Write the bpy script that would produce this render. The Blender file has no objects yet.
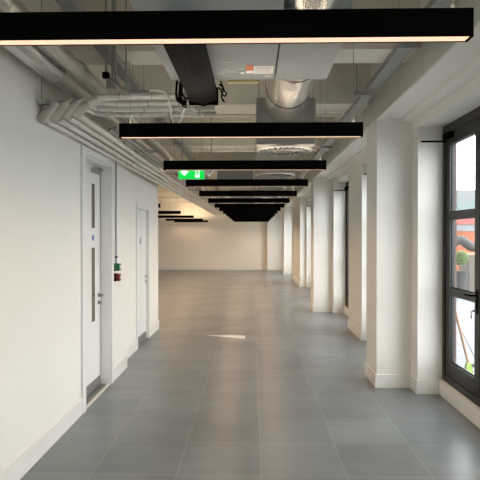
import bpy, bmesh, math, random
from mathutils import Vector, Matrix
random.seed(7)
S = bpy.context.scene
COL = S.collection
CAMZ = 1.69

# ---------------------------------------------------------------- materials
def nmat(name):
    m = bpy.data.materials.new(name); m.use_nodes = True
    nt = m.node_tree; b = nt.nodes['Principled BSDF']
    return m, nt, b

def mat(name, c, rough=.6, metal=0., var=.06, scale=4., bump=0., bscale=60., spec=.5):
    m, nt, b = nmat(name)
    tc = nt.nodes.new('ShaderNodeTexCoord')
    no = nt.nodes.new('ShaderNodeTexNoise'); no.inputs['Scale'].default_value = scale; no.inputs['Detail'].default_value = 5
    nt.links.new(tc.outputs['Object'], no.inputs['Vector'])
    cr = nt.nodes.new('ShaderNodeValToRGB')
    cr.color_ramp.elements[0].position = .3; cr.color_ramp.elements[1].position = .7
    cr.color_ramp.elements[0].color = [max(0, x*(1-var)) for x in c]+[1]
    cr.color_ramp.elements[1].color = [min(1, x*(1+var)) for x in c]+[1]
    nt.links.new(no.outputs['Fac'], cr.inputs['Fac']); nt.links.new(cr.outputs['Color'], b.inputs['Base Color'])
    b.inputs['Roughness'].default_value = rough; b.inputs['Metallic'].default_value = metal
    b.inputs['Specular IOR Level'].default_value = spec
    if bump:
        n2 = nt.nodes.new('ShaderNodeTexNoise'); n2.inputs['Scale'].default_value = bscale
        nt.links.new(tc.outputs['Object'], n2.inputs['Vector'])
        bp = nt.nodes.new('ShaderNodeBump'); bp.inputs['Strength'].default_value = bump; bp.inputs['Distance'].default_value = .01
        nt.links.new(n2.outputs['Fac'], bp.inputs['Height']); nt.links.new(bp.outputs['Normal'], b.inputs['Normal'])
    return m

def emit(name, c, s):
    m, nt, b = nmat(name)
    b.inputs['Base Color'].default_value = (*[min(.8, x) for x in c], 1)
    b.inputs['Emission Color'].default_value = (*c, 1); b.inputs['Emission Strength'].default_value = s
    return m

M = {}
M['wall'] = mat('wall paint', (.83, .812, .765), .55, var=.015, scale=1.5, bump=.03)
M['wallfar'] = mat('far wall paint', (.88, .83, .74), .6, var=.015, scale=1.5)
M['ceil'] = mat('ceiling paint', (.80, .765, .68), .8, var=.07, scale=2.5, bump=.08, bscale=14)
M['door'] = mat('door lacquer', (.80, .80, .79), .35, var=.01)
M['panel'] = mat('grey-green sheet panel', (.60, .62, .57), .38, .25, var=.06, scale=3)
M['skirt'] = mat('skirting gloss', (.80, .79, .76), .3, var=.01)
M['black'] = mat('black powder coat', (.0015, .0015, .0015), .7, var=.1, spec=.06)
M['anth'] = mat('anthracite frame', (.020, .0205, .020), .45, var=.05)
M['char'] = mat('charcoal sheet', (.008, .0078, .0072), .75, var=.12, scale=10, spec=.12)
M['galv'] = mat('galvanised steel', (.38, .40, .41), .42, .7, var=.12, scale=14)
M['fcu'] = mat('unit grey sheet', (.27, .30, .31), .5, .25, var=.04, scale=6)
M['spiral'] = mat('bright duct steel', (.72, .70, .66), .2, .95, var=.08, scale=5)
M['galvb'] = mat('left duct steel', (.66, .67, .67), .22, .95, var=.06, scale=5)
M['dull'] = mat('dull duct steel', (.52, .50, .46), .35, .75, var=.1, scale=6)
M['matte'] = mat('matte grey plenum', (.30, .29, .27), .6, .2, var=.05)
M['insul'] = mat('pipe insulation', (.74, .72, .68), .38, .2, var=.10, scale=18)
M['elbow'] = mat('tan pipe elbow', (.52, .49, .43), .5, var=.06)
M['ring'] = mat('pipe sleeve', (.75, .73, .68), .4, .1, var=.05)
M['steel'] = mat('brushed steel', (.5, .5, .48), .3, .9, var=.05)
M['steeld'] = mat('dark worn steel', (.28, .27, .25), .35, .8, var=.05)
M['kick'] = mat('kick plate steel', (.25, .25, .25), .45, .6, var=.05)
M['brownglass'] = mat('smoked brown glass', (.12, .075, .05), .15, var=.1)
M['blue'] = mat('blue sign', (.03, .12, .45), .4)
M['white'] = mat('white plastic', (.75, .75, .73), .4, var=.02)
M['orange'] = mat('orange sticker', (.55, .16, .07), .5)
M['ochre'] = mat('yellowish strut', (.42, .36, .19), .5, .2)
M['green'] = mat('green plastic', (.01, .16, .07), .35)
M['red'] = mat('red plastic', (.22, .01, .015), .35)
M['dark'] = mat('dark slot', (.01, .01, .01), .8)
M['led'] = emit('warm diffuser', (1., .62, .42), 1.05)
M['egreen'] = emit('lit green', (.0, .62, .07), .95)
M['ewhite'] = emit('lit white', (.75, 1., .8), .95)
M['deck'] = mat('pale decking', (.145, .155, .17), .7, var=.05)
M['ob'] = mat('orange render', (.20, .055, .022), .8)
M['rb'] = mat('red roof band', (.20, .05, .045), .8)
M['wb'] = mat('pale window band', (.13, .135, .15), .7)
M['tb'] = mat('teal glazing', (.07, .11, .115), .5)
M['tower'] = mat('pale tower cladding', (.11, .115, .12), .7)
M['asph'] = mat('distant ground', (.35, .35, .33), .9)
M['wood'] = mat('broom handle wood', (.20, .10, .05), .6)
M['lime'] = mat('lime green bristle', (.22, .35, .05), .7)
M['leaf'] = mat('leaf', (.075, .13, .02), .7, var=.4, scale=9)
M['tarp'] = mat('grey cover', (.022, .021, .023), .7, var=.2)

def floor_mat():
    m, nt, b = nmat('grey stone tile'); L = nt.links
    tc = nt.nodes.new('ShaderNodeTexCoord')
    mp = nt.nodes.new('ShaderNodeMapping'); mp.inputs['Location'].default_value = (-.06, -.185, 0)
    L.new(tc.outputs['Object'], mp.inputs['Vector'])
    br = nt.nodes.new('ShaderNodeTexBrick'); br.offset = 0; br.squash = 1
    for k, v in (('Scale', 1.), ('Brick Width', .6), ('Row Height', .6), ('Mortar Size', .0028), ('Mortar Smooth', .3), ('Bias', 0.)):
        br.inputs[k].default_value = v
    br.inputs['Color1'].default_value = (.142, .160, .168, 1); br.inputs['Color2'].default_value = (.180, .200, .209, 1)
    br.inputs['Mortar'].default_value = (.29, .295, .29, 1)
    L.new(mp.outputs['Vector'], br.inputs['Vector'])
    n1 = nt.nodes.new('ShaderNodeTexNoise'); n1.inputs['Scale'].default_value = 1.6; n1.inputs['Detail'].default_value = 8; n1.inputs['Distortion'].default_value = .6; n1.inputs['Roughness'].default_value = .62
    m2 = nt.nodes.new('ShaderNodeMapping'); m2.inputs['Scale'].default_value = (.55, 1.1, 1)
    L.new(tc.outputs['Object'], m2.inputs['Vector']); L.new(m2.outputs['Vector'], n1.inputs['Vector'])
    cr = nt.nodes.new('ShaderNodeValToRGB')
    cr.color_ramp.elements[0].position = .3; cr.color_ramp.elements[0].color = (.80, .80, .80, 1)
    cr.color_ramp.elements[1].position = .72; cr.color_ramp.elements[1].color = (1.22, 1.22, 1.22, 1)
    L.new(n1.outputs['Fac'], cr.inputs['Fac'])
    mx = nt.nodes.new('ShaderNodeMixRGB'); mx.blend_type = 'MULTIPLY'; mx.inputs['Fac'].default_value = 1
    L.new(br.outputs['Color'], mx.inputs['Color1']); L.new(cr.outputs['Color'], mx.inputs['Color2'])
    L.new(mx.outputs['Color'], b.inputs['Base Color'])
    rr = nt.nodes.new('ShaderNodeMapRange'); rr.inputs['To Min'].default_value = .285; rr.inputs['To Max'].default_value = .35
    b.inputs['Specular IOR Level'].default_value = .42
    n3 = nt.nodes.new('ShaderNodeTexNoise'); n3.inputs['Scale'].default_value = 1.1; n3.inputs['Detail'].default_value = 1
    L.new(tc.outputs['Object'], n3.inputs['Vector']); L.new(n3.outputs['Fac'], rr.inputs['Value']); L.new(rr.outputs['Result'], b.inputs['Roughness'])
    return m
M['floor'] = floor_mat()

def brick_mat():
    m, nt, b = nmat('red brick'); L = nt.links
    tc = nt.nodes.new('ShaderNodeTexCoord'); mp = nt.nodes.new('ShaderNodeMapping')
    mp.inputs['Rotation'].default_value = (math.radians(90), 0, 0)
    L.new(tc.outputs['Object'], mp.inputs['Vector'])
    br = nt.nodes.new('ShaderNodeTexBrick'); br.inputs['Scale'].default_value = 4.4
    br.inputs['Color1'].default_value = (.12, .05, .035, 1); br.inputs['Color2'].default_value = (.09, .04, .03, 1)
    br.inputs['Mortar'].default_value = (.15, .13, .115, 1)
    L.new(mp.outputs['Vector'], br.inputs['Vector']); L.new(br.outputs['Color'], b.inputs['Base Color'])
    b.inputs['Roughness'].default_value = .9
    return m
M['brick'] = brick_mat()

def weave_mat():
    m, nt, b = nmat('woven wicker'); L = nt.links
    tc = nt.nodes.new('ShaderNodeTexCoord'); ch = nt.nodes.new('ShaderNodeTexChecker'); ch.inputs['Scale'].default_value = 22
    ch.inputs['Color1'].default_value = (.07, .055, .045, 1); ch.inputs['Color2'].default_value = (.10, .082, .068, 1)
    L.new(tc.outputs['Object'], ch.inputs['Vector']); L.new(ch.outputs['Color'], b.inputs['Base Color'])
    b.inputs['Roughness'].default_value = .8
    return m
M['wicker'] = weave_mat()

def glass_mat():
    m = bpy.data.materials.new('window glass'); m.use_nodes = True; nt = m.node_tree
    nt.nodes.clear()
    o = nt.nodes.new('ShaderNodeOutputMaterial'); t = nt.nodes.new('ShaderNodeBsdfTransparent'); g = nt.nodes.new('ShaderNodeBsdfGlossy')
    g.inputs['Roughness'].default_value = .02; t.inputs['Color'].default_value = (.95, .97, .97, 1)
    lw = nt.nodes.new('ShaderNodeLayerWeight'); lw.inputs['Blend'].default_value = .5
    pw = nt.nodes.new('ShaderNodeMath'); pw.operation = 'POWER'; pw.inputs[1].default_value = 5
    nt.links.new(lw.outputs['Facing'], pw.inputs[0])
    f = nt.nodes.new('ShaderNodeMath'); f.operation = 'MULTIPLY_ADD'; f.inputs[1].default_value = .6; f.inputs[2].default_value = .03
    nt.links.new(pw.outputs[0], f.inputs[0])
    mx = nt.nodes.new('ShaderNodeMixShader')
    nt.links.new(f.outputs[0], mx.inputs[0]); nt.links.new(t.outputs[0], mx.inputs[1]); nt.links.new(g.outputs[0], mx.inputs[2])
    nt.links.new(mx.outputs[0], o.inputs[0])
    return m
M['glass'] = glass_mat()

# ---------------------------------------------------------------- mesh helpers
def B(): return bmesh.new()
def box(bm, x0, x1, y0, y1, z0, z1, bev=0.):
    r = bmesh.ops.create_cube(bm, size=1.)
    vs = r['verts']
    for v in vs:
        v.co = Vector(((x0+x1)/2+v.co.x*(x1-x0), (y0+y1)/2+v.co.y*(y1-y0), (z0+z1)/2+v.co.z*(z1-z0)))
    if bev:
        es = list({e for v in vs for e in v.link_edges})
        bmesh.ops.bevel(bm, geom=es, offset=bev, segments=2, affect='EDGES', profile=.5)
    return bm
def cyl(bm, p0, p1, r, n=16, r2=None):
    p0, p1 = Vector(p0), Vector(p1); d = p1-p0
    mtx = Matrix.Translation((p0+p1)/2) @ d.to_track_quat('Z', 'Y').to_matrix().to_4x4()
    bmesh.ops.create_cone(bm, cap_ends=True, cap_tris=False, segments=n, radius1=r, radius2=r if r2 is None else r2, depth=d.length, matrix=mtx)
    return bm
def tube(bm, pts, r, n=10):
    """swept tube along a polyline with mitred rings"""
    pts = [Vector(p) for p in pts]; rings = []
    up = None
    for i, p in enumerate(pts):
        a = (pts[i]-pts[i-1]).normalized() if i > 0 else (pts[1]-pts[0]).normalized()
        c = (pts[i+1]-pts[i]).normalized() if i < len(pts)-1 else a
        t = (a+c).normalized()
        if up is None:
            up = Vector((0, 0, 1)) if abs(t.z) < .9 else Vector((1, 0, 0))
        s = t.cross(up).normalized(); u = s.cross(t).normalized(); up = u
        k = 1/max(.5, t.dot(a))
        rings.append([bm.verts.new(p+(s*math.cos(2*math.pi*j/n)+u*math.sin(2*math.pi*j/n))*r*(k if 0 < i < len(pts)-1 else 1)) for j in range(n)])
    for a, c in zip(rings, rings[1:]):
        for j in range(n):
            bm.faces.new((a[j], a[(j+1) % n], c[(j+1) % n], c[j]))
    bm.faces.new(rings[0][::-1]); bm.faces.new(rings[-1])
    bmesh.ops.recalc_face_normals(bm, faces=bm.faces[:])
    return bm
def smooth_pts(pts, it=2):
    pts = [Vector(p) for p in pts]
    for _ in range(it):
        q = [pts[0]]
        for a, c in zip(pts, pts[1:]):
            q += [a*.75+c*.25, a*.25+c*.75]
        q.append(pts[-1]); pts = q
    return pts
def prism(bm, poly, axis, a, b):
    """extrude 2D polygon along axis ('x','y','z') from a to b"""
    def P(u, v, w):
        return {'x': (w, u, v), 'y': (u, w, v), 'z': (u, v, w)}[axis]
    A = [bm.verts.new(P(u, v, a)) for u, v in poly]; C = [bm.verts.new(P(u, v, b)) for u, v in poly]
    n = len(poly)
    bm.faces.new(A); bm.faces.new(C[::-1])
    for i in range(n): bm.faces.new((A[i], C[i], C[(i+1) % n], A[(i+1) % n]))
    bmesh.ops.recalc_face_normals(bm, faces=bm.faces[:])
    return bm
SPLIT = {'hanger_rod', 'threaded_rod', 'bracket', 'pipe_clip', 'loose_cables', 'hinge', 'glazing_bead', 'joint_band', 'joint_collar', 'drop_conduit', 'sticker_print', 'sleeve_ring', 'chalk_scuffs', 'vision_panel_bead'}
def obj(name, bm, m, parent=None, smooth=False):
    if name in SPLIT and parent:
        left = set(bm.verts); comps = []
        while left:
            st = [left.pop()]; comp = set(st)
            while st:
                v = st.pop()
                for e in v.link_edges:
                    u = e.other_vert(v)
                    if u not in comp: comp.add(u); left.discard(u); st.append(u)
            comps.append(comp)
        if len(comps) > 1:
            nm_ = {'loose_cables': 'loose_cable'}.get(name, name); out = None
            for comp in comps:
                idx = {v.index for v in comp} if False else None
                b2 = bmesh.new(); mp = {v: b2.verts.new(v.co) for v in comp}
                for f in bm.faces:
                    if f.verts[0] in comp: b2.faces.new([mp[v] for v in f.verts])
                out = obj1(nm_, b2, m, parent, smooth)
            bm.free(); return out
    return obj1(name, bm, m, parent, smooth)
def obj1(name, bm, m, parent=None, smooth=False):
    me = bpy.data.meshes.new(name); bm.to_mesh(me); bm.free()
    me.materials.append(M[m] if isinstance(m, str) else m)
    if smooth:
        me.shade_smooth()
        try: me.set_sharp_from_angle(angle=math.radians(38))
        except Exception: pass
    o = bpy.data.objects.new(name, me); COL.objects.link(o)
    if parent: o.parent = parent
    return o
def tag(o, label, cat, group=None):
    o['label'] = label; o['category'] = cat
    if group: o['group'] = group
    return o
def thing(name, label, cat, loc=(0, 0, 0), group=None):
    o = bpy.data.objects.new(name, None); COL.objects.link(o); o.location = loc; o.empty_display_size = .1
    return tag(o, label, cat, group)
def struct(name, bm, m, smooth=False):
    o = obj(name, bm, m, None, smooth); o['kind'] = 'structure'; return o
def dup(o, parent=None):
    c = o.copy(); COL.objects.link(c); c.parent = parent
    for ch in list(o.children): dup(ch, c)
    return c
Zc = lambda h: CAMZ+h

# ---------------------------------------------------------------- room shell
Y0, YF = -5.0, 26.7
SLAB = Zc(2.1); BEAM = Zc(1.55)
XW = -1.63
struct('floor', box(B(), -8, 2.4, Y0, YF+.3, -.12, 0), 'floor')
b = box(B(), -8, 2.4, Y0, YF+.3, SLAB, SLAB+.2)
struct('ceiling', b, 'ceil')
TN = 4
for y, w in ((-2., .4), (1.2, .4), (4.5, .36), (6.35, .65), (9.3, .6), (12.3, .6), (15.3, .6), (18.3, .6), (21.3, .6), (24.3, .6)):
    struct('trim_%d' % TN, box(B(), -8 if y > 9.9 else -1.63, 1.376, y, y+w, BEAM, SLAB), 'ceil'); TN += 1
# left wall with two door openings
b = B()
box(b, -1.95, XW, Y0, 5.14, 0, SLAB)
box(b, -1.95, XW, 5.14, 6.10, 2.49, SLAB)
box(b, -1.95, XW, 6.10, 6.86, 0, SLAB)
box(b, -1.95, -1.735, 6.86, 7.98, 0, SLAB)
box(b, -1.95, -1.735, 7.98, 8.86, 2.13, SLAB)
box(b, -1.95, -1.735, 8.86, 9.8, 0, SLAB)
box(b, -2.05, -1.95, 5.1, 9.8, 0, SLAB)
struct('wall_left', b, 'wall')
struct('wall_left_return', box(B(), -8, -2.05, 9.6, 9.8, 0, SLAB), 'wall')
struct('wall_side', box(B(), -8.2, -8, 9.6, YF, 0, SLAB), 'wall')
struct('wall_back', box(B(), -8, 2.4, YF, YF+.3, 0, SLAB), 'wallfar')
struct('trim_1', box(B(), .70, 1.55, YF-.25, YF, 0, SLAB), 'wall')
b = box(B(), -1.95, 2.4, Y0-.2, Y0, 0, SLAB)
struct('wall_front', b, 'wall')
# right wall: stepped piers, thin wall panels, upstands, bulkhead
OUT = [(-5., -3.9), (-2.0, -.85), (-.15, .86), (2.8, 3.96), (5.79, 6.80), (8.74, 9.95), (11.80, 12.75), (14.7, 15.9), (17.7, 20.9), (23.5, 24.3), (25.9, 26.7)]
PIER = [(.08, .6, 1.376), (6.02, 6.55, 1.376), (11.96, 12.5, 1.34), (17.8, 20.75, 1.55), (23.6, 24.1, 1.36)]
b = B()
for a, c in OUT: box(b, 1.76, 2.10, a, c, 0, 2.85)
for a, c, x in PIER: box(b, x, 1.76, a, c, 0, 2.98)
WIN = [(OUT[i][1], OUT[i+1][0]) for i in range(len(OUT)-1)]
for a, c in WIN: box(b, 2.0, 2.10, a, c, 0, .16)
box(b, 1.76, 2.10, Y0, YF, 2.85, 2.98)
box(b, 1.376, 2.10, Y0, YF, 2.98, SLAB)
struct('wall_right', b, 'wall')
struct('trim_3', box(B(), 1.362, 1.376, Y0, YF-.25, 2.985, 3.36), 'panel')
# small cornice step where the bulkhead meets the wall
struct('trim_2', box(B(), 1.62, 1.76, Y0, YF, 2.94, 2.98), 'wall')
b = B()
for a, c in OUT: box(b, 2.101, 2.165, a-.015, c+.015, -.5, 4.1)
for a, c in WIN: box(b, 2.101, 2.17, a, c, 2.86, 4.1); box(b, 2.101, 2.17, a, c, -.5, .1)
struct('wall_outside', b, 'brick')
# baseboards
t = .016
b = B()
for a, c, x in ((Y0, 5.05, XW), (6.20, 6.86, XW), (6.86+t, 7.93, -1.735), (8.93, 9.8, -1.735)): box(b, x, x+t, a, c, 0, .15, .003)
box(b, -1.735, XW+t, 6.86, 6.86+t, 0, .15, .003); box(b, -1.95, -1.735+t, 9.8, 9.8+t, 0, .15, .003)
struct('baseboard_left', b, 'skirt')
b = B()
for a, c in OUT: box(b, 1.76-t, 2.0, a-t, c+t, 0, .15, .003)
for a, c, x in PIER: box(b, x-t, 1.76, a-t, c+t, 0, .15, .003)
for a, c in WIN: box(b, 2.0-t, 2.0, a, c, 0, .15, .003)
struct('baseboard_right', b, 'skirt')
b = box(B(), -8, .70, YF-t, YF, 0, .15, .003); box(b, .70-t, 1.55, YF-.25-t, YF-.25, 0, .15, .003)
struct('baseboard_back', b, 'skirt')

# ---------------------------------------------------------------- door 1
def empty_struct(name, loc=(0, 0, 0)):
    o = bpy.data.objects.new(name, None); COL.objects.link(o); o.location = loc; o['kind'] = 'structure'; return o
def handle(parent, x, y, z, s=-1, m='steel'):
    h = obj('lever_handle', tube(cyl(B(), (x, y, z), (x+.008, y, z), .026, 18), smooth_pts([(x, y, z), (x+.055, y, z), (x+.06, y+s*.03, z), (x+.058, y+s*.12, z)], 2), .009), m, parent, True)
    k = B(); cyl(k, (x, y, z-.085), (x+.012, y, z-.085), .024, 18); cyl(k, (x+.01, y, z-.085), (x+.035, y, z-.085), .008, 12); box(k, x+.03, x+.036, y-.012, y+.012, z-.095, z-.075)
    obj('lock_cylinder', k, m, parent, True)
d = empty_struct('door_1', (XW, 5.62, 0))
f = B()
box(f, 0, .022, -.57, -.47, 0, 2.55, .004); box(f, 0, .022, .47, .57, 0, 2.55, .004); box(f, 0, .022, -.47, .47, 2.48, 2.55, .004)
box(f, -.10, 0, -.48, -.455, 0, 2.49); box(f, -.10, 0, .455, .48, 0, 2.49); box(f, -.10, 0, -.455, .455, 2.465, 2.49)
obj('door_frame', f, 'door', d)
l = B(); X = -.105
box(l, X-.045, X, -.454, .454, .008, 2.462, .003)
obj('door_leaf', l, 'door', d)
for z0, z1 in ((1.76, 2.27), (.75, 1.58)):
    g = B(); box(g, X, X+.004, .10, .235, z0, z1, .002); obj('vision_panel_bead', g, 'door', d)
    g = B(); box(g, X+.004, X+.007, .115, .22, z0+.015, z1-.015); o = obj('vision_panel', g, 'brownglass', d); o['label'] = 'tall narrow brown glass strip'
k = obj('kick_plate', box(B(), X, X+.004, -.44, .44, .012, .118), 'kick', d); k['label'] = 'brushed grey steel kick plate'
obj('door_badge', cyl(B(), (X, .17, 1.67), (X+.004, .17, 1.67), .032, 24), 'blue', d)
c = B(); box(c, X, X+.045, .10, .36, 2.375, 2.43, .006); box(c, X+.02, X+.035, .30, .44, 2.43, 2.442); obj('door_closer', c, 'steel', d)
handle(d, X, .37, 1.03, -1, 'steeld')
obj('threshold_strip', box(B(), -.03, .006, -.47, .47, 0, .006), 'ring', d)
obj('threshold', box(B(), -.10, -.03, -.454, .454, 0, .004), 'kick', d)
# door 2
d = empty_struct('door_2', (-1.735, 8.42, 0))
f = B()
box(f, 0, .018, -.49, -.43, 0, 2.19, .003); box(f, 0, .018, .43, .49, 0, 2.19, .003); box(f, 0, .018, -.43, .43, 2.12, 2.19, .003)
box(f, -.05, 0, -.44, -.42, 0, 2.13); box(f, -.05, 0, .42, .44, 0, 2.13); box(f, -.05, 0, -.42, .42, 2.11, 2.13)
obj('door_frame', f, 'door', d)
obj('door_leaf', box(B(), -.075, -.03, -.418, .418, .008, 2.105, .003), 'door', d)
obj('kick_plate', box(B(), -.03, -.027, -.40, .40, .012, .13), 'kick', d)
g = B()
for z in (.25, 1.03, 1.85): cyl(g, (-.024, -.425, z-.05), (-.024, -.425, z+.05), .008, 10)
obj('hinge', g, 'steel', d)
obj('door_sign', box(B(), -.03, -.027, -.06, 0.02, 1.56, 1.66), 'kick', d)
handle(d, -.03, .36, 1.03, -1)

# ---------------------------------------------------------------- windows (black french doors), proto centred on y
def make_window(w, h):
    r = empty_struct('window_1')
    hw = w/2
    f = B()
    box(f, 0, .08, -hw, -hw+.07, 0, h, .004); box(f, 0, .08, hw-.07, hw, 0, h, .004)
    box(f, 0, .08, -hw+.07, hw-.07, h-.09, h, .004); box(f, 0, .08, -hw+.07, hw-.07, 0, .07, .004)
    obj('window_frame', f, 'anth', r)
    for s in (-1, 1):
        y0, y1 = (-hw+.075, -.005) if s < 0 else (.005, hw-.075)
        z0, z1 = .075, h-.095
        l = B(); st = .115
        box(l, .012, .07, y0, y0+st, z0, z1, .004); box(l, .012, .07, y1-st, y1, z0, z1, .004)
        box(l, .012, .07, y0+st, y1-st, z0, z0+.15, .004); box(l, .012, .07, y0+st, y1-st, z1-.12, z1, .004)
        for zr in (.955, 1.735): box(l, .012, .07, y0+st, y1-st, zr-.038, zr+.038, .004)
        sh = obj('sash', l, 'anth', r)
        for a, c in ((z0+.15, .917), (.993, 1.697), (1.773, z1-.12)):
            obj('glass_pane', box(B(), .038, .042, y0+st-.004, y1-st+.004, a-.004, c+.004), 'glass', sh)
        g = B()
        for a, c in ((z0+.15, .917), (.993, 1.697), (1.773, z1-.12)):
            box(g, .030, .036, y0+st, y0+st+.006, a, c); box(g, .030, .036, y1-st-.006, y1-st, a, c)
            box(g, .030, .036, y0+st+.012, y1-st-.012, a, a+.012)
        obj('glazing_bead', g, 'char', sh)
    hd = tube(B(), smooth_pts([(.012, .055, .99), (-.045, .055, .99), (-.05, .08, .99), (-.05, .19, .985)], 2), .010)
    box(hd, .004, .012, .035, .075, .82, 1.04, .003); obj('lever_handle', hd, 'black', r, True)
    k = B(); cyl(k, (.01, .055, .85), (-.03, .055, .85), .009, 10); box(k, -.04, -.037, .045, .075, .78, .85); obj('key', k, 'steel', r)
    c = B(); box(c, -.045, .012, hw-.32, hw-.12, h-.16, h-.10, .005); obj('closer_body', c, 'black', r)
    c = B(); box(c, -.27, -.02, hw-.16, hw-.135, h-.185, h-.168, .003); cyl(c, (-.02, hw-.147, h-.19), (-.02, hw-.147, h-.13), .012, 12)
    obj('closer_arm', c, 'black', r)
    return r
w0 = make_window(1.99, 2.69)
for i, (a, c) in enumerate(WIN):
    o = w0 if i == 0 else dup(w0)
    o.name = 'window_%d' % (i+1); o.location = (2.02, (a+c)/2, .16); o.scale = (1, (c-a)/1.99, 1)

# ---------------------------------------------------------------- pendant linear lights
HB = Zc(.67)
def make_pendant(x0, x1, wires):
    r = thing('pendant_light', '', 'light'); L = x1-x0
    h = B(); box(h, x0+.003, x1-.003, -.027, -.0252, 0, .096); box(h, x0+.003, x1-.003, .0252, .027, 0, .096); box(h, x0+.003, x1-.003, -.0252, .0252, .008, .096)
    hs = obj('housing', h, 'black', r)
    obj('diffuser', box(B(), x0+.010, x1-.010, -.025, .025, .003, .0075), 'led', hs)
    for x in (x0, x1-.003): obj('end_cap', box(B(), x, x+.003, -.0275, .0275, -.0005, .096), 'black', r)
    for x in wires:
        wb = cyl(B(), (x, 0, .115), (x, 0, SLAB-HB if True else 0), .0022, 6); cyl(wb, (x, 0, .096), (x, 0, .118), .007, 10)
        obj('suspension_wire', wb, 'steel', r)
    return r
ordn = ['nearest the camera', 'second from the camera', 'third from the camera', 'fourth from the camera', 'fifth from the camera', 'sixth from the camera', 'seventh from the camera', 'eighth from the camera', 'ninth from the camera', 'tenth from the camera', 'fourth from the far wall', 'third from the far wall', 'second from the far wall', 'closest to the far wall']
pr = make_pendant(-.91, .74, (-.84, .68))
LAMPS = []; UPS = []
for n in range(1, 15):
    o = pr if n == 1 else dup(pr)
    y = 1.81*n+.045
    o.location = (0, y, HB)
    tag(o, 'black linear pendant light over the corridor, ' + ordn[n-1], 'light', 'linear pendants along the corridor')
    LAMPS.append((-.08, y, 1 if n < 6 else 2.4 if n < 14 else 1.2)); UPS.append((-.085, y))
p2 = make_pendant(-.82, .82, (-.7, .7))
for i, n in enumerate((7, 9, 11, 13, 14.45)):
    o = p2 if i == 0 else dup(p2)
    o.location = (-3.02, 1.81*n+.045, HB)
    tag(o, 'black linear pendant in the left side bay, ' + ('nearest the wall corner', 'second past the wall corner', 'middle of the five', 'second from the far wall', 'closest to the far wall')[i], 'light', 'linear pendants in the side bay')
    LAMPS.append((-3.02, 1.81*n, 5.5 if n < 13 else 2. if n < 14 else .6)); UPS.append((-3.02, 1.81*n+.045))

# ---------------------------------------------------------------- fan coil units
def rods(bm, pts, z0, r=.005, top=SLAB):
    for x, y in pts: cyl(bm, (x, y, z0), (x, y, top), r, 8)
    return bm
def make_fcu(full):
    z = 0
    r = thing('fan_coil_unit', '', 'air unit')
    c = box(B(), -.58, .148, -.75, .75, 0, .32, .006)
    box(c, -.585, -.56, -.75, .75, 0.02, .05)
    obj('casing', c, 'fcu', r)
    if full:
        obj('plenum', box(B(), .156, .515, -.24, .75, 0, .40, .006), 'fcu', r)
        obj('spigot', cyl(B(), (.31, -.24, .20), (.31, -1.5, .20), .185, 40), 'spiral', r, True)
        l = B(); box(l, -.045, .002, .42, .53, -.002, 0); o = obj('sticker', l, 'orange', r); o['label'] = 'orange square sticker'
        for bx in ((.005, .133, .44, .60), (-.045, .002, .535, .59), (-.085, -.06, .57, .60), (.08, .12, .65, .665)):
            obj('sticker', box(B(), bx[0], bx[1], bx[2], bx[3], -.002, 0), 'white', r)
        g = B()
        for k in range(5): box(g, .012, .127-.012*(k % 2), .46+.026*k, .466+.026*k, -.003, -.002)
        obj('sticker_print', g, 'kick', r)
        g = B(); random.seed(3)
        for k in range(9):
            x = -.24+random.random()*.14; y = .35+random.random()*.3
            box(g, x, x+.03+random.random()*.05, y, y+.004, -.0015, 0)
        obj('chalk_scuffs', g, 'ring', r)
    else:
        obj('access_panel', box(B(), -.5, .05, -.5, .5, -.004, 0), 'fcu', r)
    obj('hanger_rod', rods(B(), ((-.55, -.6), (-.55, .6), (.12, -.6), (.12, .6)), .3, top=SLAB-Zc(1.1)), 'steel', r)
    return r
o = make_fcu(True); o.location = (0, 3.05, Zc(1.1)); tag(o, 'large grey fan coil unit with orange and white stickers overhead', 'air unit', 'fan coil units')
f2 = make_fcu(False)
for i, (y, lb) in enumerate(((11.5, 'grey fan coil unit next beyond the green exit sign'), (17.4, 'grey fan coil unit in the middle of the corridor ceiling'), (23.2, 'grey fan coil unit nearest the far wall'))):
    o = f2 if i == 0 else dup(f2)
    o.location = (-.14, y, Zc(1.1)); tag(o, lb, 'air unit', 'fan coil units')

# supply duct sections and diffuser plenums
PY = [5.70, 8.05, 10.15, 12.4, 14.6, 16.8, 19.0, 21.2, 23.4]
def ductsec(y0, y1, m, R=.2):
    b = cyl(B(), (0, 0, 0), (0, y1-y0, 0), R, 40)
    n = max(2, int((y1-y0)/.6))
    for i in range(1, n):
        y = i*(y1-y0)/n; cyl(b, (0, y-.004, 0), (0, y+.004, 0), R+.002, 40)
    return b
prev = 3.80
duct_l = ['bright steel round duct leaving the big grey unit', 'round steel duct between the first and second swirl diffusers']
for i, y in enumerate(PY):
    t_ = thing('round_duct', (duct_l[i] if i < 2 else 'round steel duct between the %s and next swirl diffusers' % ['second', 'third', 'fourth', 'fifth', 'sixth', 'seventh', 'eighth'][i-2]), 'duct', (.31, prev, Zc(1.31)), 'supply duct sections')
    obj('duct_body', ductsec(prev, y-.30, 'spiral', .2 if i == 0 else .16), 'spiral' if i == 0 else 'dull', t_, True)
    b = B()
    for yy in ((.10, .9) if i == 0 else (.2, y-.30-prev-.2)):
        cyl(b, (0, yy, 0), (0, yy+.006, 0), (.2 if i == 0 else .16)+.003, 40)
    obj('joint_band', b, 'black', t_, True)
    obj('hanger_rod', rods(B(), ((0, .5),), .15, .004, SLAB-Zc(1.31)), 'steel', t_)
    prev = y+.30
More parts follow.
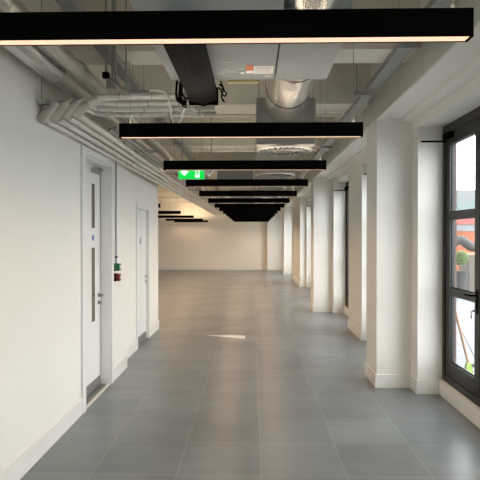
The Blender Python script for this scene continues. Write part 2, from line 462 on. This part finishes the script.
def make_diffuser():
    r = thing('swirl_diffuser', '', 'diffuser')
    obj('plenum_box', box(B(), -.30, .30, -.30, .30, .012, .49, .02), 'matte', r)
    b = cyl(B(), (0, 0, -.004), (0, 0, .012), .295, 48); fp = obj('face_plate', b, 'ring', r, True)
    g = B()
    for k in range(24):
        a = 2*math.pi*k/24
        mt = Matrix.Rotation(a, 4, 'Z') @ Matrix.Translation((.195, 0, -.006)) @ Matrix.Rotation(.35, 4, 'Z')
        rr = bmesh.ops.create_cube(g, size=1.)
        for v in rr['verts']: v.co = mt @ Vector((v.co.x*.13, v.co.y*.022, v.co.z*.005))
    obj('swirl_slots', g, 'dark', fp)
    g = B()
    for k in range(24):
        a = 2*math.pi*(k+.5)/24
        mt = Matrix.Rotation(a, 4, 'Z') @ Matrix.Translation((.20, 0, -.010)) @ Matrix.Rotation(.35, 4, 'Z') @ Matrix.Rotation(.5, 4, 'X')
        rr = bmesh.ops.create_cube(g, size=1.)
        for v in rr['verts']: v.co = mt @ Vector((v.co.x*.13, v.co.y*.02, v.co.z*.002))
    obj('swirl_blades', g, 'galv', fp)
    obj('centre_cap', cyl(B(), (0, 0, -.012), (0, 0, -.003), .09, 32), 'matte', fp, True)
    obj('hanger_rod', rods(B(), ((-.27, -.27), (.27, -.27), (-.27, .27), (.27, .27)), .47, .004, SLAB-Zc(.9)), 'steel', r)
    return r
df = make_diffuser()
nm = ['first', 'second', 'third', 'fourth', 'fifth', 'sixth', 'seventh', 'eighth', 'ninth']
for i, y in enumerate(PY):
    o = df if i == 0 else dup(df)
    o.location = (.33, y, Zc(.9)); tag(o, 'round swirl air diffuser under a grey box, %s from the camera' % nm[i], 'diffuser', 'swirl diffusers along the duct')

# ---------------------------------------------------------------- charcoal trunking with cable ends
t_ = thing('charcoal_duct', 'dark charcoal rectangular duct slung under the grey unit', 'duct', (-.37, 3.2, Zc(.99)))
obj('duct_body', prism(B(), [(-.10, .01), (.005, -.012), (.10, .02), (.10, .108), (-.10, .108)], 'y', -.5, .86), 'char', t_)
obj('end_flange', box(B(), -.108, .112, .80, .815, -.015, .115), 'black', t_)
g = B()
for k in range(4):
    x = .10+random.random()*.05; z = random.random()*.12
    tube(g, smooth_pts([(x, .7, z), (x+.02, .78, z-.02), (x-.02+random.random()*.06, .84, z+.03), (x-.01, .87, z+.07)], 2), .006, 6)
for k in range(8):
    x = -.13-random.random()*.06; z = -.02+random.random()*.1
    tube(g, smooth_pts([(x, .74, z+.1), (x-.02, .80, z-.02), (x+.03, .84, z-.05), (x, .92, z+.02)], 2), .006, 6)
obj('loose_cables', g, 'black', t_, True)
o = obj('strut_channel', box(B(), -.18, .04, 3.83, 3.87, Zc(1.095), Zc(1.12)), 'ochre')
b = bmesh.new(); b.from_mesh(o.data); rods(b, ((-.12, 3.85), (.0, 3.85)), Zc(1.11), .004); b.to_mesh(o.data); b.free()
tag(o, 'short yellowish strut channel at the end of the grey unit', 'bracket')

# ---------------------------------------------------------------- insulated pipes
RX = [-1.585, -1.515, -1.445, -1.375]; RH = [.89, .912, .935, .957]; HY = [4.70, 4.50, 4.30, 4.10]
plab = ['insulated pipe closest to the left wall, lowest elbow', 'insulated pipe second from the left wall', 'insulated pipe third from the left wall', 'insulated pipe furthest from the left wall, topmost elbow']
for k in range(4):
    x, h, yh = RX[k], RH[k], HY[k]
    ye = 4.05+.03*k
    t_ = thing('insulated_pipe', plab[k], 'pipe', (x, ye, Zc(h)), 'insulated pipes along the left wall')
    hz = 1.065-h
    pts = [(0, 19.5, 0), (0, .06, 0), (.0, .0, .0), (.09, .03, hz*.75), (.15, max(.04, (yh-ye)*.5), hz), (.22, yh-ye, hz), (1.10-.07*k, yh-ye, hz)]
    pts = [pts[0]]+smooth_pts(pts[1:], 1)
    obj('pipe_run', tube(B(), pts, .025, 14), 'insul', t_, True)
    e = B(); cyl(e, (0, .07, 0), (0, .115, 0), .035, 18)
    for j in range(1, 14): cyl(e, (0, .1+1.2*j, 0), (0, .118+1.2*j, 0), .027, 18)
    obj('sleeve_ring', e, 'ring', t_, True)
    e = B(); tube(e, [(0, .07, 0), (.0, .0, .0), (.085, .025, hz*.72)], .033, 16); obj('elbow', e, 'elbow', t_, True)
    e = B()
    for j in range(3): cyl(e, (.35+.25*j, yh-ye, hz), (.36+.25*j, yh-ye, hz), .032, 14)
    obj('pipe_clip', e, 'steel', t_, True)
# thinner bare conduits running beside
for k, (x, h) in enumerate(((-1.31, .975), (-1.26, .985))):
    o = obj('steel_conduit', tube(B(), [(x, 4.9, Zc(h)), (x, 23.5, Zc(h))], .014, 10), 'galv', None, True)
    tag(o, 'thin steel conduit beside the insulated pipes, ' + ('outer one' if k else 'inner one next to them'), 'conduit', 'thin conduits beside the pipes')
for i, y in enumerate((4.02, 6.65, 9.05, 12.2, 15.2, 18.2, 21.2)):
    h0 = .99 if i == 0 else 1.034
    t_ = thing('pipe_hanger', ['short galvanised strut on a rod beside the leftmost pipe elbow', 'galvanised strut hanger over the left pipes by the near door', 'galvanised strut hanger over the left pipes by the far door', 'galvanised strut hanger, first past the wall corner', 'galvanised strut hanger, second past the wall corner', 'galvanised strut hanger, third past the wall corner', 'galvanised strut hanger over the pipes nearest the far wall'][i], 'hanger', (-1.4, y, Zc(h0)), 'pipe hangers')
    x1 = -.13 if i == 0 else .215
    obj('strut', box(B(), -.215, x1, -.02, .02, 0, .03, .002), 'galv', t_)
    for x in ((-.19,) if i == 0 else (-.20, .19)):
        obj('threaded_rod', cyl(B(), (x, 0, .02), (x, 0, SLAB-Zc(h0)), .005, 8), 'steel', t_)
    if i:
        for k in range(4):
            q = RX[k]+1.4
            obj('pipe_strap', cyl(box(B(), q-.006, q+.006, -.012, .012, RH[k]-h0+.02, .004), (q, -.012, RH[k]-h0), (q, .012, RH[k]-h0), .0265, 18), 'galv', t_)

# overhead ducts at left
t_ = thing('silver_duct', 'bright silver round duct high against the left wall', 'duct', (-1.45, 0, Zc(1.21)))
obj('duct_body', cyl(B(), (0, -3, 0), (0, 3.9, 0), .09, 40), 'galvb', t_, True)
obj('duct_tail', cyl(B(), (0, 3.9, 0), (0, 23, 0), .082, 28), 'dull', t_, True)
b = B()
for y in (2.2, 3.88): cyl(b, (0, y, 0), (0, y+.03, 0), .095, 28)
obj('joint_collar', b, 'steel', t_, True)
obj('hanger_rod', rods(B(), ((0, 1.9), (0, 5.5), (0, 8.5), (0, 14), (0, 19)), .05, .004, SLAB-Zc(1.21)), 'steel', t_)
t_ = thing('slim_duct', 'slimmer dull steel duct beside the bright silver duct', 'duct', (-1.255, 0, Zc(1.19)))
obj('duct_body', cyl(B(), (0, -3, 0), (0, 3.86, 0), .052, 24), 'dull', t_, True)
obj('duct_tail', cyl(B(), (0, 3.92, .02), (0, 23, .02), .045, 24), 'dull', t_, True)
obj('joint_collar', cyl(B(), (0, 3.84, .01), (0, 3.94, .01), .058, 24), 'steel', t_, True)
obj('hanger_rod', rods(B(), ((0, 2), (0, 5.6), (0, 8.6), (0, 14.1), (0, 19.1)), .03, .004, SLAB-Zc(1.19)), 'steel', t_)
# trunking
def trunk(name, label, x, h, w, y0, y1, ys):
    t_ = thing(name, label, 'trunking', (x, 0, Zc(h)))
    b = B(); box(b, -w/2, w/2, y0, y1, 0, .004); box(b, -w/2, -w/2+.004, y0, y1, .004, .055); box(b, w/2-.004, w/2, y0, y1, .004, .055)
    obj('channel', b, 'galv', t_)
    b = B()
    for y in ys: box(b, -w/2-.03, w/2+.03, y-.02, y+.02, -.026, 0)
    obj('bracket', b, 'galv', t_)
    obj('threaded_rod', rods(B(), [(s*(w/2+.02), y) for y in ys for s in (-1, 1)], -.02, .004, SLAB-Zc(h)), 'steel', t_)
trunk('cable_trunking', 'galvanised cable trunking hung above the left pipes', -1.17, 1.45, .10, -2, 23, (2.6, 5.4, 8.4, 11.4, 14.4, 17.4))
trunk('cable_tray', 'dark galvanised cable tray hung beside the right bulkhead', 1.22, 1.49, .12, -2, 24, (2.3, 4.25, 7.6, 9, 11, 14, 17))
o = obj('tray_bracket', rods(box(B(), 1.02, 1.20, 5.46, 5.51, Zc(1.42), Zc(1.46)), ((1.05, 5.485),), Zc(1.45), .006), 'galv'); tag(o, 'short strut bracket on a rod sticking out left of the cable tray', 'bracket')
# crossing sprinkler pipe under the beam
b = tube(B(), [(-1.1, 6.72, Zc(1.505)), (1.10, 6.72, Zc(1.505))], .02, 12)
for x in (-.8, .1, .9): box(b, x-.015, x+.015, 6.70, 6.74, Zc(1.505), BEAM)
tag(obj('ceiling_pipe', b, 'ring', None, True), 'thin white pipe crossing under the second ceiling beam', 'pipe')
b = tube(B(), [(-1.1, 9.5, Zc(1.505)), (1.10, 9.5, Zc(1.505))], .02, 12)
for x in (-.8, .1, .9): box(b, x-.015, x+.015, 9.48, 9.52, Zc(1.505), BEAM)
tag(obj('ceiling_pipe', b, 'ring', None, True), 'thin white pipe crossing under the third ceiling beam', 'pipe')

# junction box with conduits
t_ = thing('junction_box', 'small black junction box on twin conduits above the pipes', 'junction box', (-1.13, 4.12, Zc(1.235)))
obj('box_body', box(B(), -.025, .025, -.025, .025, -.022, .022, .004), 'black', t_)
b = B(); cyl(b, (0, 0, .02), (0, 0, SLAB-Zc(1.235)), .009, 10); cyl(b, (.045, .02, -.05), (.045, .02, SLAB-Zc(1.235)), .007, 10)
obj('drop_conduit', b, 'galv', t_, True)
b = box(B(), .0, .07, .0, .06, -.10, -.022, .004); obj('clamp', b, 'galv', t_)
tag(obj('flexible_conduit', tube(B(), smooth_pts([(-1.07, 4.14, SLAB), (-1.07, 4.14, Zc(1.32)), (-1.05, 4.14, Zc(1.15)), (-.93, 4.14, Zc(1.115)), (-.80, 4.14, Zc(1.112))], 3), .011, 10), 'galv', None, True), 'grey flexible conduit curving down onto the crossing pipes', 'conduit')
b = rods(B(), ((-.975, 4.12),), Zc(1.105), .006); cyl(b, (-.975, 4.12, Zc(1.32)), (-.975, 4.12, Zc(1.33)), .022, 12)
tag(obj('threaded_rod', b, 'galv'), 'single hanger rod with round washer above the crossing pipes', 'rod')
tag(obj('white_cable', tube(B(), smooth_pts([(-.78, 4.06, Zc(1.105)), (-.64, 4.05, Zc(1.09)), (-.62, 4.05, Zc(.90)), (-.59, 4.05, Zc(.835)), (-.54, 4.05, Zc(.86)), (-.53, 4.05, Zc(.95)), (-.46, 4.05, Zc(1.04)), (-.44, 4.0, Zc(1.03))], 3), .008, 8), 'white', None, True), 'white cable hanging in a loop beside the charcoal duct', 'cable')
b = tube(B(), smooth_pts([(-.79, 4.75, Zc(.99)), (-.72, 4.75, Zc(.975)), (-.68, 4.76, Zc(.985)), (-.62, 4.76, Zc(.97))], 2), .016, 8)
cyl(b, (-.72, 4.72, Zc(.98)), (-.72, 4.72, Zc(1.06)), .004, 6)
tag(obj('cable_connector', b, 'black', None, True), 'small black cable connector under the crossing pipes', 'connector')
# small fittings clutter at the pipe end
t_ = thing('pipe_manifold', 'cluster of valves where crossing pipes meet the charcoal duct', 'manifold', (-.42, 4.35, Zc(1.07)))
for k in range(4):
    b = tube(B(), [(-.08-.02*k, HY[3-k]-4.35, 0), (.10, HY[3-k]-4.35, 0)], .019, 10); obj('pipe_stub', b, 'steel', t_, True)
    b = cyl(B(), (-.02, HY[3-k]-4.35, -.03), (-.02, HY[3-k]-4.35, .05), .014, 10); box(b, -.035, .03, HY[3-k]-4.36, HY[3-k]-4.34, .05, .058); obj('valve', b, 'ring' if k % 2 else 'steel', t_)
obj('threaded_rod', rods(B(), ((.05, -.25), (.05, .35)), 0, .004, SLAB-Zc(1.07)), 'steel', t_)

# ---------------------------------------------------------------- exit sign
t_ = thing('exit_sign', 'lit green emergency exit sign with white arrow and door symbol', 'sign', (-.745, 6.5, Zc(.69)))
W2, H2 = .155, .155
obj('sign_body', box(B(), -W2-.004, W2+.004, .002, .03, -.004, H2+.02, .002), 'white', t_)
sp = obj('sign_panel', box(B(), -W2, W2, -.006, .002, 0, H2), 'egreen', t_)
ar = prism(B(), [(-.085, .035), (-.03, .09), (-.055, .09), (-.055, .13), (-.115, .13), (-.115, .09), (-.14, .09)], 'y', -.008, -.006)
o = obj('arrow_symbol', ar, 'ewhite', sp); o['label'] = 'white down arrow'
dr = B(); box(dr, .045, .10, -.008, -.006, .015, .135); o = obj('door_symbol', dr, 'ewhite', sp)
mn = B()
prism(mn, [(.052, .045), (.062, .04), (.078, .07), (.09, .06), (.096, .066), (.08, .086), (.075, .10), (.06, .095), (.05, .08), (.056, .076), (.064, .084), (.066, .072)], 'y', -.0095, -.008)
cyl(mn, (.078, -.0095, .113), (.078, -.008, .113), .010, 12)
obj('running_figure', mn, 'egreen', sp)
obj('hanger_rod', rods(B(), ((-.12, .016), (.12, .016)), H2+.015, .004, SLAB-Zc(.69)), 'steel', t_)
# emergency spot
t_ = thing('emergency_spotlight', 'small white spotlight hanging right of the exit sign', 'light', (-.52, 6.75, Zc(.83)))
obj('lamp_head', cyl(B(), (.03, 0, .03), (-.06, -.02, -.06), .045, 20, .03), 'white', t_, True)
obj('lamp_slot', cyl(B(), (.06, -.045, .04), (-.03, -.06, -.06), .006, 8), 'black', t_)
obj('drop_rod', cyl(B(), (0, 0, .02), (0, 0, SLAB-Zc(.83)), .006, 8), 'galv', t_)

# ---------------------------------------------------------------- call points on the left wall
YC = 6.33
tag(obj('wall_conduit', tube(B(), [(XW+.012, YC, 1.30), (XW+.012, YC, Zc(.885))], .011, 10), 'galv', None, True), 'thin grey steel conduit running down to the wall call points', 'conduit')
def callpoint(name, lb, z, m, w):
    t_ = thing(name, lb, 'call point', (XW, YC-.05, z), 'wall call points')
    obj('back_box', box(B(), 0, .03, -.045-w, .045, -.045, .045, .004), m if m == 'green' else 'black', t_)
    fc = obj('front_cover', box(B(), .03, .072, -.042, .042, -.042, .042, .004), m, t_)
    obj('push_pane', box(B(), .072, .074, -.015, .015, -.018, .018), 'white', fc)
callpoint('call_point', 'green emergency door release box on the left wall', 1.325, 'green', .02)
callpoint('call_point', 'red fire alarm call point just below the green box', 1.205, 'red', .03)
o = obj('conduit_clip', box(B(), XW, XW+.026, YC-.018, YC+.018, 1.43, 1.45), 'dark'); tag(o, 'small dark clip on the wall conduit above green box', 'clip')

# thin pale polygon laid flat on the floor tiles
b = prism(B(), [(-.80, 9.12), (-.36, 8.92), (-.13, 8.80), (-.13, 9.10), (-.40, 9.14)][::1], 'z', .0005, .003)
tag(obj('floor_patch', b, 'white'), 'pale thin shape lying flat on the grey tiles mid corridor', 'patch')

# ---------------------------------------------------------------- outside
b = B()
y = -6.
while y < 17: box(b, 2.40, 9.5, y, y+.135, -.08, -.02); y += .15
box(b, 2.4, 9.5, -6, 17, -.2, -.081)
o = obj('deck', b, 'deck'); tag(o, 'pale slatted terrace deck outside the windows', 'deck'); o['kind'] = 'structure'
o = obj('ground', box(B(), -60, 140, -60, 160, -9, -8.8), 'asph'); o['kind'] = 'structure'
t_ = thing('office_building', 'low orange building with a red roof band across the way', 'building', (22, 41, -8.8))
obj('wall', box(B(), -9, 12, -1, 10, 0, 10.85), 'ob', t_)
obj('window_band', box(B(), -9.1, 12.1, -1.1, 10.1, 10.85, 11.35), 'wb', t_)
g = B()
for k in range(14): box(g, -8.7+1.45*k, -7.9+1.45*k, -1.15, -1.1, 10.9, 11.3)
obj('window_panes', g, 'tower', t_)
obj('roof_band', box(B(), -9.2, 12.2, -1.2, 10.2, 11.35, 11.85), 'rb', t_)
t_ = thing('glass_block', 'distant pale tower with teal glazed base', 'building', (38, 90, -8.8))
obj('glazed_floors', box(B(), -14, 16, 0, 10, 0, 16), 'tb', t_)
obj('tower_floors', box(B(), -4, 16, 1, 9, 16, 18.2), 'tower', t_)
g = B()
for k in range(15): box(g, -13.6+2*k, -12.7+2*k, -.05, 0, 11.5, 15.6)
obj('mullions', g, 'tower', t_)
t_ = thing('wicker_planter', 'tall brown woven planter box standing on the terrace', 'planter', (6.30, 15.5, -.02))
obj('woven_body', box(B(), -.28, .5, -.3, .4, 0, 1.16, .03), 'wicker', t_)
obj('rim', box(B(), -.30, .52, -.32, .42, 1.16, 1.20, .01), 'wood', t_)
o = obj('garden_cover', tube(B(), smooth_pts([(5.75, 15.5, 1.52), (5.92, 15.5, 1.60), (6.08, 15.5, 1.48), (6.28, 15.5, 1.34), (6.50, 15.5, 1.50), (6.75, 15.5, 1.30)], 2), .13, 14), 'tarp', None, True)
tag(o, 'rolled dark grey cover lying over the woven planter', 'cover')
def blob(bm, c, r, n, leaf):
    for k in range(n):
        d = Vector((random.gauss(0, 1), random.gauss(0, 1), random.gauss(0, 1))).normalized()*r*random.uniform(.5, 1)
        p = Vector(c)+d; q = Vector((random.uniform(-1, 1), random.uniform(-1, 1), random.uniform(-1, 1))).normalized()*leaf
        s = q.orthogonal().normalized()*leaf*.4
        vs = [bm.verts.new(p-q), bm.verts.new(p+s), bm.verts.new(p+q), bm.verts.new(p-s)]; bm.faces.new(vs)
    return bm
t_ = thing('potted_shrub', 'bright green leafy shrub beside the woven planter', 'plant', (5.74, 15.0, -.02))
obj('foliage', blob(B(), (0, 0, 1.10), .21, 600, .05), 'leaf', t_)
obj('stem', tube(B(), smooth_pts([(0, 0, .3), (.02, 0, .7), (-.02, 0, 1.2)], 1), .02, 8), 'wood', t_, True)
obj('pot', cyl(B(), (0, 0, 0), (0, 0, .75), .14, 20, .19), 'tarp', t_, True)
# broom leaning against the brick outside
t_ = thing('broom', 'wooden broom with lime green head leaning outside the near window', 'broom', (2.68, 6.75, -.02))
obj('handle', tube(B(), [(0, 0, .12), (-.14, .45, 1.30)], .016, 10), 'wood', t_, True)
obj('head', prism(B(), [(-.05, 0), (.05, 0), (.025, .13), (-.025, .13)], 'y', -.03, .03), 'lime', t_)
t_ = thing('rake', 'thin grey pole crossing behind the broom outside', 'pole', (2.95, 7.1, -.02))
obj('pole', tube(B(), [(0, 0, .03), (-.42, .55, 1.22)], .012, 8), 'kick', t_, True)
obj('head', box(B(), -.12, .12, -.02, .02, 0, .04, .005), 'tarp', t_)

# ---------------------------------------------------------------- light
w = bpy.data.worlds.new('World'); S.world = w; w.use_nodes = True
bg = w.node_tree.nodes['Background']; bg.inputs[0].default_value = (.975, .985, .99, 1); bg.inputs[1].default_value = 9.
LAMPS = [(x+dx, y, k/2) for (x, y, k) in LAMPS for dx in (-.5, .5)]
for (x, y, k) in LAMPS:
    l = bpy.data.lights.new('pendant_lamp', 'SPOT'); l.energy = 30*k; l.color = (1., .66, .40); l.spot_size = math.radians(165); l.spot_blend = .8; l.shadow_soft_size = 0.0
    o = bpy.data.objects.new('pendant_lamp', l); COL.objects.link(o); o.location = (x, y, HB-.004)

for (x, y) in UPS:  # upward area lights added above the pendant housings to brighten the ceiling
    l = bpy.data.lights.new('ceiling_fill', 'AREA'); l.shape = 'RECTANGLE'; l.size = 1.56; l.size_y = .04
    l.energy = 3.2 if x > -1 else 17; l.color = (1., .84, .66) if x > -1 else (1., .72, .46)
    o = bpy.data.objects.new('ceiling_fill', l); COL.objects.link(o); o.location = (x, y, HB+.099); o.rotation_euler = (math.pi, 0, 0)
# ---------------------------------------------------------------- camera
cd = bpy.data.cameras.new('Camera'); cam = bpy.data.objects.new('Camera', cd); COL.objects.link(cam)
cd.sensor_width = 36; cd.lens = 538/480*36; cd.clip_end = 500; cd.clip_start = .05
cam.location = (0, 0, CAMZ)
cam.rotation_euler = (math.radians(90)-math.atan(4/538), 0, math.atan(13/538))
S.camera = cam
S.view_settings.view_transform = 'Standard'; S.view_settings.look = 'None'; S.view_settings.gamma = 1
S.view_settings.use_curve_mapping = False; S.view_settings.exposure = 0.
